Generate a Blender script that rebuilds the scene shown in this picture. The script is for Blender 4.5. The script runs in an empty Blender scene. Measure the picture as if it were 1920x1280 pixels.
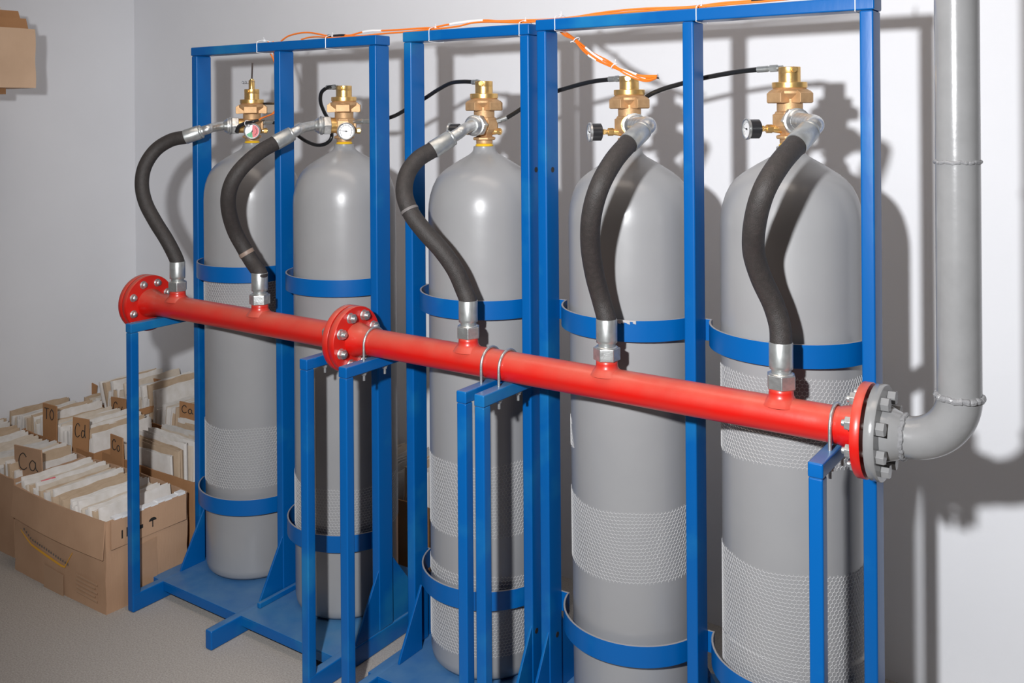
import bpy, math, random
from math import sin, cos, pi, radians
from mathutils import Vector, Matrix

random.seed(7)
S = bpy.context.scene
C = S.collection

# ------------------------------------------------------------------ camera
EYE = 1.3238
FPX, PSI, CY, ROLL = 1798.36, 0.6060136, 208.846, 0.0073368
cam_d = bpy.data.cameras.new('camera')
cam = bpy.data.objects.new('camera', cam_d)
C.objects.link(cam)
cam_d.sensor_fit = 'HORIZONTAL'
cam_d.sensor_width = 36.0
cam_d.lens = 36.0 * FPX / 1920.0
cam_d.shift_x = 0.0
cam_d.shift_y = (CY - 640.0) / 1920.0
cam_d.clip_start = 0.02
_f = Vector((-sin(PSI), cos(PSI), 0)); _r = Vector((cos(PSI), sin(PSI), 0)); _u = Vector((0, 0, 1))
_x = _r * cos(ROLL) - _u * sin(ROLL); _y = _r * sin(ROLL) + _u * cos(ROLL)
cam.matrix_world = Matrix(((_x.x, _y.x, -_f.x, 0), (_x.y, _y.y, -_f.y, 0), (_x.z, _y.z, -_f.z, EYE), (0, 0, 0, 1)))
S.camera = cam

# ------------------------------------------------------------------ light
S.view_settings.view_transform = 'Standard'
S.view_settings.look = 'None'
S.view_settings.gamma = 1.0
S.view_settings.use_curve_mapping = False
S.view_settings.exposure = 0.0

w = bpy.data.worlds.new('world'); S.world = w; w.use_nodes = True
w.node_tree.nodes['Background'].inputs[0].default_value = (1.0, 0.95, 0.9, 1)
w.node_tree.nodes['Background'].inputs[1].default_value = 0.02

ld = bpy.data.lights.new('flash', 'SPOT'); ld.energy = 212; ld.spot_size = radians(100); ld.spot_blend = 0.55; ld.color = (0.97, 0.98, 1.0); ld.shadow_soft_size = 0.032
lo = bpy.data.objects.new('flash', ld); lo.location = (-0.40, -0.015, EYE + 0.155); C.objects.link(lo)
lo.rotation_euler = Vector((-.32, 1.0, -.19)).to_track_quat('-Z', 'Y').to_euler()
ad = bpy.data.lights.new('added_fill_light', 'AREA'); ad.shape = 'RECTANGLE'; ad.size = 2.4; ad.size_y = 0.6  # added warm overhead fill for the ambient level, no lamp seen there
ad.energy = 14.5; ad.color = (1.0, 0.86, 0.74)
ao = bpy.data.objects.new('added_fill_light', ad); ao.location = (-1.0, 1.25, 2.70); C.objects.link(ao)


# pixel on the photograph (1920x1280) -> point on the real plane y = Y
def ray(u, v):
    a0, b0 = u - 960, v - CY
    a = a0 * cos(ROLL) - b0 * sin(ROLL); b = a0 * sin(ROLL) + b0 * cos(ROLL)
    X, Z = a / FPX, -b / FPX
    return Vector((X * cos(PSI) - sin(PSI), X * sin(PSI) + cos(PSI), Z))


def at(u, v, Y):
    q = ray(u, v); q = q * (Y / q.y); q.z += EYE
    return q


def atx(u, v, X):
    q = ray(u, v); q = q * (X / q.x); q.z += EYE
    return q


# ------------------------------------------------------------------ mesh helpers
class MB:
    def __init__(s):
        s.v = []; s.f = []; s.m = []; s.cur = 0

    def mat(s, i):
        s.cur = i; return s

    def add(s, vs, fs):
        o = len(s.v); s.v.extend([tuple(p) for p in vs])
        for f in fs:
            s.f.append(tuple(i + o for i in f)); s.m.append(s.cur)
        return s

    def box(s, a, b):
        x0, x1 = sorted((a[0], b[0])); y0, y1 = sorted((a[1], b[1])); z0, z1 = sorted((a[2], b[2]))
        return s.add([(x0, y0, z0), (x1, y0, z0), (x1, y1, z0), (x0, y1, z0), (x0, y0, z1), (x1, y0, z1), (x1, y1, z1), (x0, y1, z1)],
                     [(0, 3, 2, 1), (4, 5, 6, 7), (0, 1, 5, 4), (1, 2, 6, 5), (2, 3, 7, 6), (3, 0, 4, 7)])

    def prism(s, pts, n):  # polygon (list of Vector) extruded by vector n
        k = len(pts); n = Vector(n)
        vs = [Vector(p) for p in pts] + [Vector(p) + n for p in pts]
        return s.add(vs, [tuple(range(k))[::-1], tuple(range(k, 2 * k))] + [(i, (i + 1) % k, k + (i + 1) % k, k + i) for i in range(k)])

    def lathe(s, prof, o=(0, 0, 0), d=(0, 0, 1), n=32, twist=0.0, caps=True):
        d = Vector(d).normalized(); o = Vector(o)
        a = d.orthogonal().normalized()
        if abs(d.z) > 0.99: a = Vector((1, 0, 0))
        b = d.cross(a)
        vs = []; fs = []
        for r, h in prof:
            for i in range(n):
                t = 2 * pi * i / n + twist
                vs.append(o + d * h + (a * cos(t) + b * sin(t)) * r)
        for j in range(len(prof) - 1):
            for i in range(n):
                fs.append((j * n + i, j * n + (i + 1) % n, (j + 1) * n + (i + 1) % n, (j + 1) * n + i))
        if caps:
            fs.append(tuple(range(n))[::-1]); L = (len(prof) - 1) * n; fs.append(tuple(range(L, L + n)))
        return s.add(vs, fs)

    def cyl(s, p0, p1, r, n=24, r1=None, twist=0.0):
        p0 = Vector(p0); p1 = Vector(p1); h = (p1 - p0).length
        return s.lathe([(r, 0), (r if r1 is None else r1, h)], p0, p1 - p0, n, twist)

    def tube(s, pts, r, n=12, caps=True, rad=None):
        pts = [Vector(p) for p in pts]; vs = []; fs = []
        N = len(pts); prev = None
        for i, p in enumerate(pts):
            t = (pts[min(i + 1, N - 1)] - pts[max(i - 1, 0)]).normalized()
            if prev is None: a = t.orthogonal().normalized()
            else: a = (prev - t * prev.dot(t)).normalized()
            prev = a; b = t.cross(a)
            rr = rad(i / (N - 1)) if rad else r
            for k in range(n):
                q = 2 * pi * k / n
                vs.append(p + (a * cos(q) + b * sin(q)) * rr)
        for i in range(N - 1):
            for k in range(n):
                fs.append((i * n + k, i * n + (k + 1) % n, (i + 1) * n + (k + 1) % n, (i + 1) * n + k))
        if caps:
            fs.append(tuple(range(n))[::-1]); L = (N - 1) * n; fs.append(tuple(range(L, L + n)))
        return s.add(vs, fs)

    def ribbon(s, pts, z0, z1, th, closed=False):  # plan path (x,y) list, band z0..z1, thickness outward
        k = len(pts); vs = []; fs = []
        for i, p in enumerate(pts):
            a = Vector(pts[max(i - 1, 0)]); b = Vector(pts[min(i + 1, k - 1)]); t = (b - a).normalized()
            nrm = Vector((t.y, -t.x)) * th
            q = Vector(p) + nrm
            vs += [(p[0], p[1], z0), (q.x, q.y, z0), (q.x, q.y, z1), (p[0], p[1], z1)]
        for i in range(k - 1):
            for e in range(4):
                fs.append((i * 4 + e, i * 4 + (e + 1) % 4, (i + 1) * 4 + (e + 1) % 4, (i + 1) * 4 + e))
        fs.append((0, 3, 2, 1)); L = (k - 1) * 4; fs.append((L, L + 1, L + 2, L + 3))
        return s.add(vs, fs)


def spline(pts, n=10):
    pts = [Vector(p) for p in pts]; out = []
    P = [pts[0] * 2 - pts[1]] + pts + [pts[-1] * 2 - pts[-2]]
    for i in range(1, len(P) - 2):
        a, b, c, d = P[i - 1], P[i], P[i + 1], P[i + 2]
        for k in range(n):
            t = k / n
            out.append(0.5 * ((2 * b) + (c - a) * t + (2 * a - 5 * b + 4 * c - d) * t * t + (3 * b - a - 3 * c + d) * t ** 3))
    out.append(pts[-1]); return out


def wloc(o):
    v = Vector((0, 0, 0))
    while o is not None:
        v += o.location; o = o.parent
    return v


def build(name, mb, mats, parent=None, bevel=0, smooth=True, local=False, angle=35, seg=2):
    me = bpy.data.meshes.new(name)
    off = Vector((0, 0, 0)) if (local or parent is None) else wloc(parent)
    me.from_pydata([(p[0] - off.x, p[1] - off.y, p[2] - off.z) for p in mb.v], [], mb.f)
    if not isinstance(mats, (list, tuple)): mats = [mats]
    for m in mats: me.materials.append(m)
    if len(mats) > 1: me.polygons.foreach_set('material_index', mb.m)
    if smooth:
        me.polygons.foreach_set('use_smooth', [True] * len(me.polygons))
    me.update()
    if smooth: me.set_sharp_from_angle(angle=radians(angle))
    o = bpy.data.objects.new(name, me); C.objects.link(o)
    if parent is not None: o.parent = parent
    if bevel:
        b = o.modifiers.new('bevel', 'BEVEL'); b.width = bevel; b.segments = seg; b.limit_method = 'ANGLE'
        b.angle_limit = radians(40); b.harden_normals = False
        if smooth:
            me.polygons.foreach_set('use_smooth', [True] * len(me.polygons)); me.set_sharp_from_angle(angle=radians(180))
            wn = o.modifiers.new('wn', 'WEIGHTED_NORMAL'); wn.keep_sharp = True
    return o


def thing(name, label, cat, loc, group=None):
    o = bpy.data.objects.new(name, None); C.objects.link(o); o.location = loc
    o.empty_display_size = 0.05
    o['label'] = label; o['category'] = cat
    if group: o['group'] = group
    return o


def tag(o, label, cat, group=None):
    o['label'] = label; o['category'] = cat
    if group: o['group'] = group
    return o


def struct(name, mb, m):
    o = build(name, mb, m, smooth=False); o['kind'] = 'structure'; return o


# ------------------------------------------------------------------ materials
def mat(name, col, rough=0.5, metal=0.0, noise=None, bump=None, dust=None, spec=0.5, coat=0.0, rv=0.0):
    """noise=(scale, colour2, low, high), bump=(scale, strength, stretch), dust=(colour, amount, lowest normal z)"""
    m = bpy.data.materials.new(name); m.use_nodes = True
    nt = m.node_tree; N = nt.nodes; L = nt.links; b = N['Principled BSDF']
    b.inputs['Base Color'].default_value = (*col, 1); b.inputs['Roughness'].default_value = rough
    b.inputs['Metallic'].default_value = metal; b.inputs['Specular IOR Level'].default_value = spec
    b.inputs['Coat Weight'].default_value = coat; b.inputs['Coat Roughness'].default_value = 0.15
    tc = N.new('ShaderNodeTexCoord'); sock = None
    if noise:
        t = N.new('ShaderNodeTexNoise'); t.inputs['Scale'].default_value = noise[0]; t.inputs['Detail'].default_value = 6
        L.new(tc.outputs['Object'], t.inputs['Vector'])
        mr = N.new('ShaderNodeMapRange'); mr.inputs[1].default_value = noise[2]; mr.inputs[2].default_value = noise[3]
        L.new(t.outputs['Fac'], mr.inputs[0])
        mx = N.new('ShaderNodeMix'); mx.data_type = 'RGBA'; mx.inputs[6].default_value = (*col, 1); mx.inputs[7].default_value = (*noise[1], 1)
        L.new(mr.outputs[0], mx.inputs[0]); sock = mx.outputs[2]
        if rv:
            m2 = N.new('ShaderNodeMath'); m2.operation = 'MULTIPLY_ADD'; m2.inputs[1].default_value = rv; m2.inputs[2].default_value = rough
            L.new(mr.outputs[0], m2.inputs[0]); L.new(m2.outputs[0], b.inputs['Roughness'])
    if dust:
        g = N.new('ShaderNodeNewGeometry'); sp = N.new('ShaderNodeSeparateXYZ'); L.new(g.outputs['Normal'], sp.inputs[0])
        mr = N.new('ShaderNodeMapRange'); mr.inputs[1].default_value = dust[2]; mr.inputs[2].default_value = 1.0
        mr.inputs[4].default_value = dust[1]; L.new(sp.outputs[2], mr.inputs[0])
        t = N.new('ShaderNodeTexNoise'); t.inputs['Scale'].default_value = 22; t.inputs['Detail'].default_value = 8
        L.new(tc.outputs['Object'], t.inputs['Vector'])
        ml = N.new('ShaderNodeMath'); ml.operation = 'MULTIPLY'; L.new(mr.outputs[0], ml.inputs[0])
        m3 = N.new('ShaderNodeMapRange'); m3.inputs[1].default_value = .3; m3.inputs[2].default_value = .65; m3.inputs[3].default_value = .6
        L.new(t.outputs['Fac'], m3.inputs[0]); L.new(m3.outputs[0], ml.inputs[1])
        mx = N.new('ShaderNodeMix'); mx.data_type = 'RGBA'
        mx.inputs[6].default_value = (*col, 1)
        if sock: L.new(sock, mx.inputs[6])
        mx.inputs[7].default_value = (*dust[0], 1); L.new(ml.outputs[0], mx.inputs[0]); sock = mx.outputs[2]
    if sock: L.new(sock, b.inputs['Base Color'])
    if bump:
        t = N.new('ShaderNodeTexNoise'); t.inputs['Scale'].default_value = bump[0]; t.inputs['Detail'].default_value = 4
        mp = N.new('ShaderNodeMapping'); mp.inputs['Scale'].default_value = bump[2] if len(bump) > 2 else (1, 1, 1)
        L.new(tc.outputs['Object'], mp.inputs[0]); L.new(mp.outputs[0], t.inputs['Vector'])
        bp = N.new('ShaderNodeBump'); bp.inputs['Strength'].default_value = bump[1]; bp.inputs['Distance'].default_value = 0.002
        L.new(t.outputs['Fac'], bp.inputs['Height']); L.new(bp.outputs[0], b.inputs['Normal'])
    return m


M_wall = mat('wall_paint', (.80, .81, .84), .9, noise=(3, (.77, .78, .81), .35, .7), bump=(60, .15), spec=.2)
M_floor = mat('floor_carpet', (.45, .42, .385), .95, noise=(260, (.33, .305, .28), .35, .65), bump=(400, .5), spec=.1)
M_blue = mat('blue_paint', (.0, .096, .335), .34, noise=(5, (.012, .17, .38), .56, .74), bump=(60, .12, (1, 1, .25)), dust=((.10, .22, .38), .75, .7), coat=.0, spec=.32)
M_red = mat('red_paint', (.60, .006, .003), .34, noise=(14, (.53, .012, .008), .4, .7), bump=(70, .12), dust=((.52, .16, .105), .72, -.1), coat=.1)
M_tank = mat('grey_gloss_paint', (.285, .285, .29), .31, noise=(7, (.30, .30, .303), .4, .7), bump=(26, .16), coat=.12, rv=.06)
M_gpipe = mat('grey_pipe_paint', (.235, .235, .235), .22, noise=(25, (.215, .215, .215), .4, .7), bump=(45, .22), coat=.4)
M_weld = mat('painted_weld', (.23, .23, .235), .25, bump=(160, .9))
M_net = mat('clear_net_plastic', (.56, .56, .56), .15)
M_brass = mat('polished_brass', (.86, .56, .22), .33, .85, noise=(60, (.74, .46, .15), .4, .7), bump=(200, .08))
M_bronze = mat('cast_bronze', (.66, .42, .22), .58, .6, noise=(50, (.52, .32, .16), .35, .7), bump=(300, .22))
M_steel = mat('zinc_steel', (.70, .71, .70), .32, .9, noise=(90, (.50, .51, .50), .35, .7), bump=(150, .2), rv=.15)
M_ferrule = mat('satin_ferrule', (.52, .54, .53), .38, .75, noise=(80, (.42, .43, .42), .35, .7), bump=(120, .15, (1, 1, .2)))
M_rubber = mat('black_rubber', (.034, .030, .028), .55, noise=(120, (.045, .038, .036), .4, .7), bump=(500, .5), spec=.35)
M_tubeblk = mat('black_tube', (.012, .012, .012), .35)
M_black = mat('black_plastic', (.02, .02, .022), .3)
M_yellow = mat('yellow_sealant', (.9, .55, .02), .4)
M_white = mat('white_plastic', (.85, .85, .85), .4)
M_dial = mat('dial_white', (.86, .86, .86), .4)
M_dred = mat('dial_red', (.65, .05, .06), .4)
M_dgreen = mat('dial_green', (.02, .35, .12), .4)
M_ink = mat('black_ink', (.02, .018, .016), .6)
M_gasket = mat('dark_gasket', (.05, .035, .03), .6)
M_orange = mat('orange_cable', (.88, .20, .02), .4)
M_card = mat('cardboard', (.50, .315, .20), .85, noise=(6, (.41, .25, .155), .35, .7), bump=(40, .2, (8, 8, .6)), spec=.15)
M_card2 = mat('dark_cardboard', (.44, .23, .11), .85, noise=(9, (.38, .20, .095), .35, .7), bump=(40, .2, (8, 8, .6)), spec=.15)
M_tape = mat('packing_tape', (.45, .27, .15), .25, bump=(60, .3))
M_tape2 = mat('glossy_brown_tape', (.42, .26, .16), .3, bump=(40, .4))
M_paper = [mat('paper_%s' % n, c, .85, noise=(30, (c[0] * .86, c[1] * .84, c[2] * .8), .35, .7), spec=.15) for n, c in
           (('white', (.76, .73, .70)), ('cream', (.66, .58, .49)), ('grey', (.62, .60, .58)), ('tan', (.55, .42, .30)))]
M_smile = mat('orange_print', (.72, .36, .03), .7)
M_print = mat('grey_print', (.16, .13, .11), .8)
M_pink = mat('pink_marker', (.85, .16, .2), .7)
M_strapedge = mat('bare_edge', (.42, .40, .40), .5, .3)
M_fillpanel = bpy.data.materials.new('fill_panel_white'); M_fillpanel.use_nodes = True
M_fillpanel.node_tree.nodes['Principled BSDF'].inputs['Base Color'].default_value = (.8, .8, .78, 1)  # plain off-white for the added fill panel, does not emit

# ------------------------------------------------------------------ setting
XL, YB, XR, YR, H = -3.465, 2.32, 4.5, -6.0, 2.75
struct('floor', MB().box((XL - .1, YR - .1, -.1), (XR + .1, YB + .1, 0)), M_floor)
struct('ceiling', MB().box((XL - .1, YR - .1, H), (XR + .1, YB + .1, H + .1)), M_wall)
struct('wall_back', MB().box((XL - .1, YB, 0), (XR + .1, YB + .1, H)), M_wall)
struct('wall_left', MB().box((XL - .1, YR, 0), (XL, YB, H)), M_wall)
struct('wall_right', MB().box((XR, YR, 0), (XR + .1, YB, H)), M_wall)
struct('wall_rear', MB().box((XL, YR - .1, 0), (XR, YR, H)), M_wall)

# ------------------------------------------------------------------ racks
PW, PD = .0241, .0509
YP1 = 1.7972; YP0 = YP1 - PD            # posts: back and front faces
YF = 1.5136                             # front of feet and stands
FH = .048                               # foot height / plate top
YE = 2.06                               # rear end of the base
ARM = EYE - .5575                       # top of the stand arms
XP = {'1a': -2.3093, '1b': -1.9615, '1c': -1.6168, '2': -1.5025, '3a': -1.1651, '3b': -1.1206, '4': -.7772, '5': -.4371}  # right faces
YT, RT = 1.8285, .1335
XT = [-2.171, -1.8066, -1.3474, -.9538, -.6143]


def rack(label, posts, stands, zbeam, straps, holes=(), dx={}):
    x0 = XP[posts[0]] - PW; x1 = XP[posts[-1]]
    R = thing('cylinder_rack', label, 'rack', ((x0 + x1) / 2, (YF + YE) / 2, 0), 'blue cylinder racks')
    hb = .0245
    build('top_beam', MB().box((x0 - .002, YP0 - .001, zbeam), (x1 + .002, YP1 + .001, zbeam + hb)), M_blue, R, bevel=.003)
    for k in posts:
        x = XP[k]
        build('post', MB().box((x - PW, YP0, FH), (x, YP1, zbeam)), M_blue, R, bevel=.0035)
        ds = {'5': .0224, '1a': -.0259, '2': -.009}.get(k, 0)
        b = MB().box((min(x - PW, x - PW - ds), YF, 0), (max(x, x - ds), YE, FH)) if ds > 0 else MB().box((x - PW - ds, YF, 0), (x - ds, YE, FH))
        gx = x - .008 + (.022 if k in ('1a', '2') else 0)
        build('foot', b, M_blue, R, bevel=.004)
        if k != '5':
            g = MB().prism([(gx, YP0 + .002, FH), (gx, YP0 - .080, FH), (gx, YP0 - .074, FH + .015), (gx, YP0 + .002, .200)], (.006, 0, 0))
            g.prism([(x - .012, YP1 - .002, FH), (x - .012, YP1 - .002, .22), (x - .012, YP1 + .12, FH + .012), (x - .012, YP1 + .125, FH)], (.006, 0, 0))
            build('gusset_plate', g, M_blue, R, bevel=.001)
        if k in ('1b', '4'):
            build('base_rail', MB().box((x + .002, 1.655, FH - .0004), (x + .014, 1.93, FH + .013)), M_blue, R, bevel=.002)
        if k in stands:
            build('stand_post', MB().box((x - PW - ds, YF - .0005, .001), (x - ds - .0008, YF + .0235, ARM - .0245)), M_blue, R, bevel=.003)
            build('stand_arm', MB().box((x - PW - ds - .0008, YF - .0012, ARM - .0245), (x - ds, YP0 + (.03 if ds else 0), ARM)), M_blue, R, bevel=.003)
    p = MB().box((x0 + .002, 1.606, FH - .004), (x1 - .002, YE - .02, FH - .0004))
    p.box((x0 + .002, 1.606, FH - .026), (x1 - .002, 1.612, FH - .004))
    build('base_plate', p, M_blue, R, bevel=.0012)
    for (xt, xl, xr, ztop) in straps:      # xl/xr = facing post sides
        for z1 in ztop:
            z0 = z1 - .0425
            pts = [(xl - .012, YP1 + .004), (xt - .160, YP1 + .004)]
            a0 = pi + math.asin(.0275 / .152)
            for i in range(33):
                a = a0 + (2 * pi - math.asin(.0275 / .152) - a0) * i / 32
                pts.append((xt - .001 + .152 * cos(a), YT + .1475 * sin(a) - (.004 if False else 0)))
            pts += [(min(xt + .158, xr - .001), YP1 + .004), (xr + .012, YP1 + .004)]
            st = build('retaining_strap', MB().ribbon(pts, z0, z1, .0038), M_blue, R, bevel=.0006)
            e = MB().ribbon(pts, z1 - .0003, z1 + .0005, .0036)
            build('strap_edge', e, M_strapedge, st)
    for (u, v, k) in holes:
        q = atx(u, v, XP[k]); build('bolt_hole', MB().cyl(q, q + Vector((.0006, 0, 0)), .006), M_ink, R)
    return R


ZU = EYE - .4155; ZL = EYE - 1.047
R1 = rack('blue double rack at the left end holding two grey cylinders beside the cartons', ['1a', '1b', '1c'], ['1a', '1c'], EYE + .1662,
          [(XT[0], XP['1a'], XP['1b'] - PW, (ZU, ZL + .003)), (XT[1], XP['1b'], XP['1c'] - PW, (ZU, ZL - .003))])
R2 = rack('blue single rack in the middle holding one grey cylinder', ['2', '3a'], ['2', '3a'], EYE + .168,
          [(XT[2], XP['2'], XP['3a'] - PW, (ZU - .003, ZL - .014))], holes=((1005, 318, '3a'), (1006, 1182, '3a')))
R3 = rack('blue double rack at the right end beside the grey wall pipe', ['3b', '4', '5'], ['3b', '5'], EYE + .1745,
          [(XT[3], XP['3b'], XP['4'] - PW, (ZU, ZL - .012)), (XT[4], XP['4'], XP['5'] - PW, (ZU - .003, ZL + .005))], holes=((1036, 318, '3b'), (1045, 1189, '3b')))

# chipped paint on the fourth cylinder's upper strap
cp = MB()
for k in range(12):
    a0_ = radians(-88 + 2.2 * k); a1_ = radians(-88 + 2.2 * (k + 1)); dz = .002 + .006 * abs(sin(k * 1.9))
    q = [Vector((XT[3] - .001 + .1562 * cos(a), YT + .1517 * sin(a), ZU + .0004)) for a in (a0_, a1_)]
    cp.prism([q[0], q[1], q[1] - Vector((0, 0, dz)), q[0] - Vector((0, 0, dz * .8))], ((q[0].x - XT[3]) * .004, (q[0].y - YT) * .004, 0))
build('chipped_paint', cp, M_strapedge, R3, smooth=False)

# ------------------------------------------------------------------ gas cylinders
DOME = [(.0, 0), (.114, 0), (.1245, .003), (.1305, .011), (RT, .026)]


def net_mesh(r, z0, z1, slant, seed, arc=None):
    rnd = random.Random(seed); mb = MB(); n = 104; N = 2 * n; h = .0066; rows = max(2, int((z1 - z0) / h)); t = .00042
    off = rnd.random() * 6

    def P(i, j, up):
        a = 2 * pi * i / N
        zz = z0 + (z1 - z0) * j / rows + (.0011 if up else -.0011)
        zz += slant[0] * sin(a - slant[1]) + .0022 * sin(5 * a + off + j * .2) * (j / rows)
        aa = a + .006 * sin(zz * 30 + off)
        return Vector((cos(aa), sin(aa), zz))

    def edge(p, q):
        d = q - p
        a = Vector((p.x * r, p.y * r, p.z)); b = Vector((q.x * r, q.y * r, q.z))
        tt = (b - a); tt.normalize(); nr = Vector((p.x, p.y, 0)); s = tt.cross(nr) * t
        o1 = nr * (t * 1.5)
        mb.add([a - s, a + s, a + o1, b - s, b + s, b + o1], [(0, 2, 5, 3), (2, 1, 4, 5)])
    for j in range(rows + 1):
        for i in range(N):
            if arc and not (arc[0] + .25 * j / rows < 2 * pi * i / N < arc[1] - .02 * j): continue
            up = (i + j) % 2 == 0
            edge(P(i, j, up), P((i + 1) % N, j, not up))
            if up and j < rows: edge(P(i, j, True), P(i, j + 1, False))
            elif j in (rows,) and up: edge(P(i, j, True), P(i, j, True) + Vector((0, 0, .002 + .002 * rnd.random())))
            elif j == 0 and not up: edge(P(i, j, False), P(i, j, False) - Vector((0, 0, .002 + .003 * rnd.random())))
    return mb


def dirv(deg, z=0): a = radians(deg); return Vector((sin(a), -cos(a), z))


def make_cylinder(i, label, vt, out, brot, gauge, side, nets, lean=0, gstyle='white', cap_out=-90):
    """vt: height of the cap top; out/gauge/side: headings in degrees from the room side (-y) towards +x"""
    base = FH + .002
    T = thing('gas_cylinder', label, 'gas cylinder', (XT[i], YT, base), 'grey gas cylinders')
    T.rotation_euler = (0, lean, 0)
    neck = vt - .153 - base; sh = neck - .017
    prof = [(max(r, .0005), h) for r, h in DOME] + [(RT, sh - .140), (.1325, sh - .119), (.1290, sh - .098), (.1225, sh - .077), (.1140, sh - .060), (.104, sh - .0475), (.0915, sh - .037), (.078, sh - .028),
                    (.063, sh - .0185), (.048, sh - .0100), (.036, sh - .0030), (.029, sh + .003), (.0262, sh + .009), (.0255, neck - .001), (.022, neck)]
    build('cylinder_body', MB().lathe(prof, n=112), M_tank, T, local=True, angle=60)
    for k, (za, zb, sl, *arc) in enumerate(nets):
        build('protective_net', net_mesh(RT + .0005, za - base, zb - base, sl, i * 10 + k, arc[0] if arc else None), M_net, T, local=True, smooth=False)
    c = vt - base                       # cap top, local
    O = lambda z: Vector((0, 0, c - z))
    V = MB()
    # cast body: flange foot, octagonal block, waist, lugs
    V.lathe([(.0150, c - .150), (.0195, c - .147), (.0195, c - .139)], n=24)
    V.lathe([(.0255, c - .139), (.0275, c - .1375), (.0275, c - .133), (.022, c - .131)], n=8, twist=radians(brot) + pi / 8)
    V.lathe([(.0185, c - .133), (.0215, c - .126), (.0295, c - .119), (.0315, c - .114), (.0315, c - .092), (.0285, c - .086), (.0245, c - .085)], n=8, twist=radians(brot) + pi / 8)
    V.lathe([(.0245, c - .09), (.0245, c - .070), (.027, c - .06), (.027, c - .05)], n=28)
    V.lathe([(.027, c - .062), (.038, c - .052), (.0385, c - .047), (.031, c - .042), (.031, c - .0405)], n=28)
    for q in range(4):
        a = radians(brot + 90 * q); d = Vector((sin(a), -cos(a), 0)); s = Vector((cos(a), sin(a), 0))
        pts = [(.020, -.069), (.040, -.070), (.043, -.068), (.043, -.051), (.036, -.046), (.020, -.046)]
        V.prism([d * p[0] - s * .0175 + Vector((0, 0, c + p[1])) for p in pts], s * .035)
        if q % 2 == 0 or True:
            V.prism([d * .026 - s * .014 + O(.116), d * .0315 - s * .014 + O(.115), d * .0315 - s * .014 + O(.092), d * .026 - s * .014 + O(.090)], s * .028)
    vb = build('valve_body', V, M_bronze, T, local=True, bevel=.0009)
    Y = MB().lathe([(.0205, c - .1535), (.0215, c - .151), (.0185, c - .1475)], n=24)
    build('thread_sealant', Y, M_yellow, T, local=True)
    B = MB()
    B.lathe([(.0325, c - .0410), (.0332, c - .0400), (.0332, c - .0305), (.0322, c - .0295), (.021, c - .0295)], n=36)
    B.lathe([(.0208, c - .032), (.0208, c - .0125)], n=36)
    capm = build('valve_cap', B, M_brass, T, local=True, bevel=.0006)
    K = MB(); K.lathe([(.0205, c - .0135), (.0208, c - .013), (.0208, c - .001), (.0198, c), (.012, c), (.011, c - .001)], n=36)
    ca = radians(cap_out); 
    kd = Vector((sin(ca + pi * .62), -cos(ca + pi * .62), 0))
    K.cyl(kd * .018 + O(.006), kd * .032 + O(.006), .0048, 14); K.cyl(kd * .024 + O(.006), kd * .027 + O(.006), .0062, 6)
    build('cap_ring', K, M_brass, capm, local=True)
    # outlet: stub, hex nut, stepped collar
    d = dirv(out)
    o = O(.104)
    St = MB().cyl(o + d * .022, o + d * .039, .0205, 28)
    build('outlet_stub', St, M_brass, vb, local=True)
    # side port plug
    sd = dirv(side)
    Pg = MB(); o2 = O(.119)
    Pg.cyl(o2 + sd * .016, o2 + sd * .034, .0085, 20, r1=.0065); Pg.cyl(o2 + sd * .034, o2 + sd * .042, .0082, 6); Pg.cyl(o2 + sd * .042, o2 + sd * .044, .005, 16)
    build('bleed_plug', Pg, M_brass, vb, local=True)
    # gauge
    gd = dirv(gauge)
    far = .066 if gstyle in ('side', 'back') else .040
    Gm = MB()
    o3 = O(.119)
    Gm.cyl(o3 + gd * .016, o3 + gd * (.016 + (far - .03) * .5 + .002), .010, 20, r1=.0068)
    if gstyle in ('side', 'back'):
        Gm.cyl(o3 + gd * .036, o3 + gd * .048, .0085, 6); Gm.cyl(o3 + gd * .048, o3 + gd * .054, .005, 16); Gm.cyl(o3 + gd * .054, o3 + gd * .062, .0075, 4)
    G = build('gauge_stem', Gm, M_brass, T, local=True, bevel=.0004)
    p0 = o3 + gd * (far - .004); L = .028 if gstyle in ('side', 'back') else .018
    gr = .0195 if gstyle in ('side', 'back') else .0218
    cs = MB().lathe([(gr - .004, 0), (gr - .001, .002), (gr - .001, L - .005)], p0, gd, 40)
    gc = build('pressure_gauge', cs, M_black, T, local=True)
    bz = MB().lathe([(gr - .001, L - .006), (gr + .0012, L - .0055), (gr + .0012, L - .001), (gr - .0005, L), (gr - .0025, L - .001), (gr - .0026, L - .003)], p0, gd, 40, caps=False)
    build('gauge_bezel', bz, M_steel, gc, local=True)
    f0 = p0 + gd * (L - .0035); s = Vector((gd.y, -gd.x, 0)) * -1; up = Vector((0, 0, 1))
    D = MB()
    R = gr - .002
    def sector(a0, a1, r0, r1, h, n=16):
        vs = []
        for k in range(n + 1):
            a = a0 + (a1 - a0) * k / n
            e = s * cos(a) + up * sin(a)
            vs += [f0 + gd * h + e * r0, f0 + gd * h + e * r1]
        D.add(vs, [(2 * k, 2 * k + 1, 2 * k + 3, 2 * k + 2) for k in range(n)])
    D.mat(0); sector(0, 2 * pi, 0, R, 0, 40)
    if gstyle == 'tri':
        D.mat(1); sector(radians(-85), radians(85), 0, R * .92, .0003); D.mat(2); sector(radians(-150), radians(-85), 0, R * .92, .0003)
        D.mat(0); sector(radians(85), radians(105), R * .4, R * .92, .0004)
        D.mat(3); sector(radians(-60), radians(50), R * .62, R * .68, .0006)
    else:
        D.mat(3); sector(radians(-45), radians(225), R * .74, R * .765, .0003, 30)
        for k in range(11):
            a = radians(225 - 27 * k); sector(a - .03, a + .03, R * .76, R * .88, .0003, 1)
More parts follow.
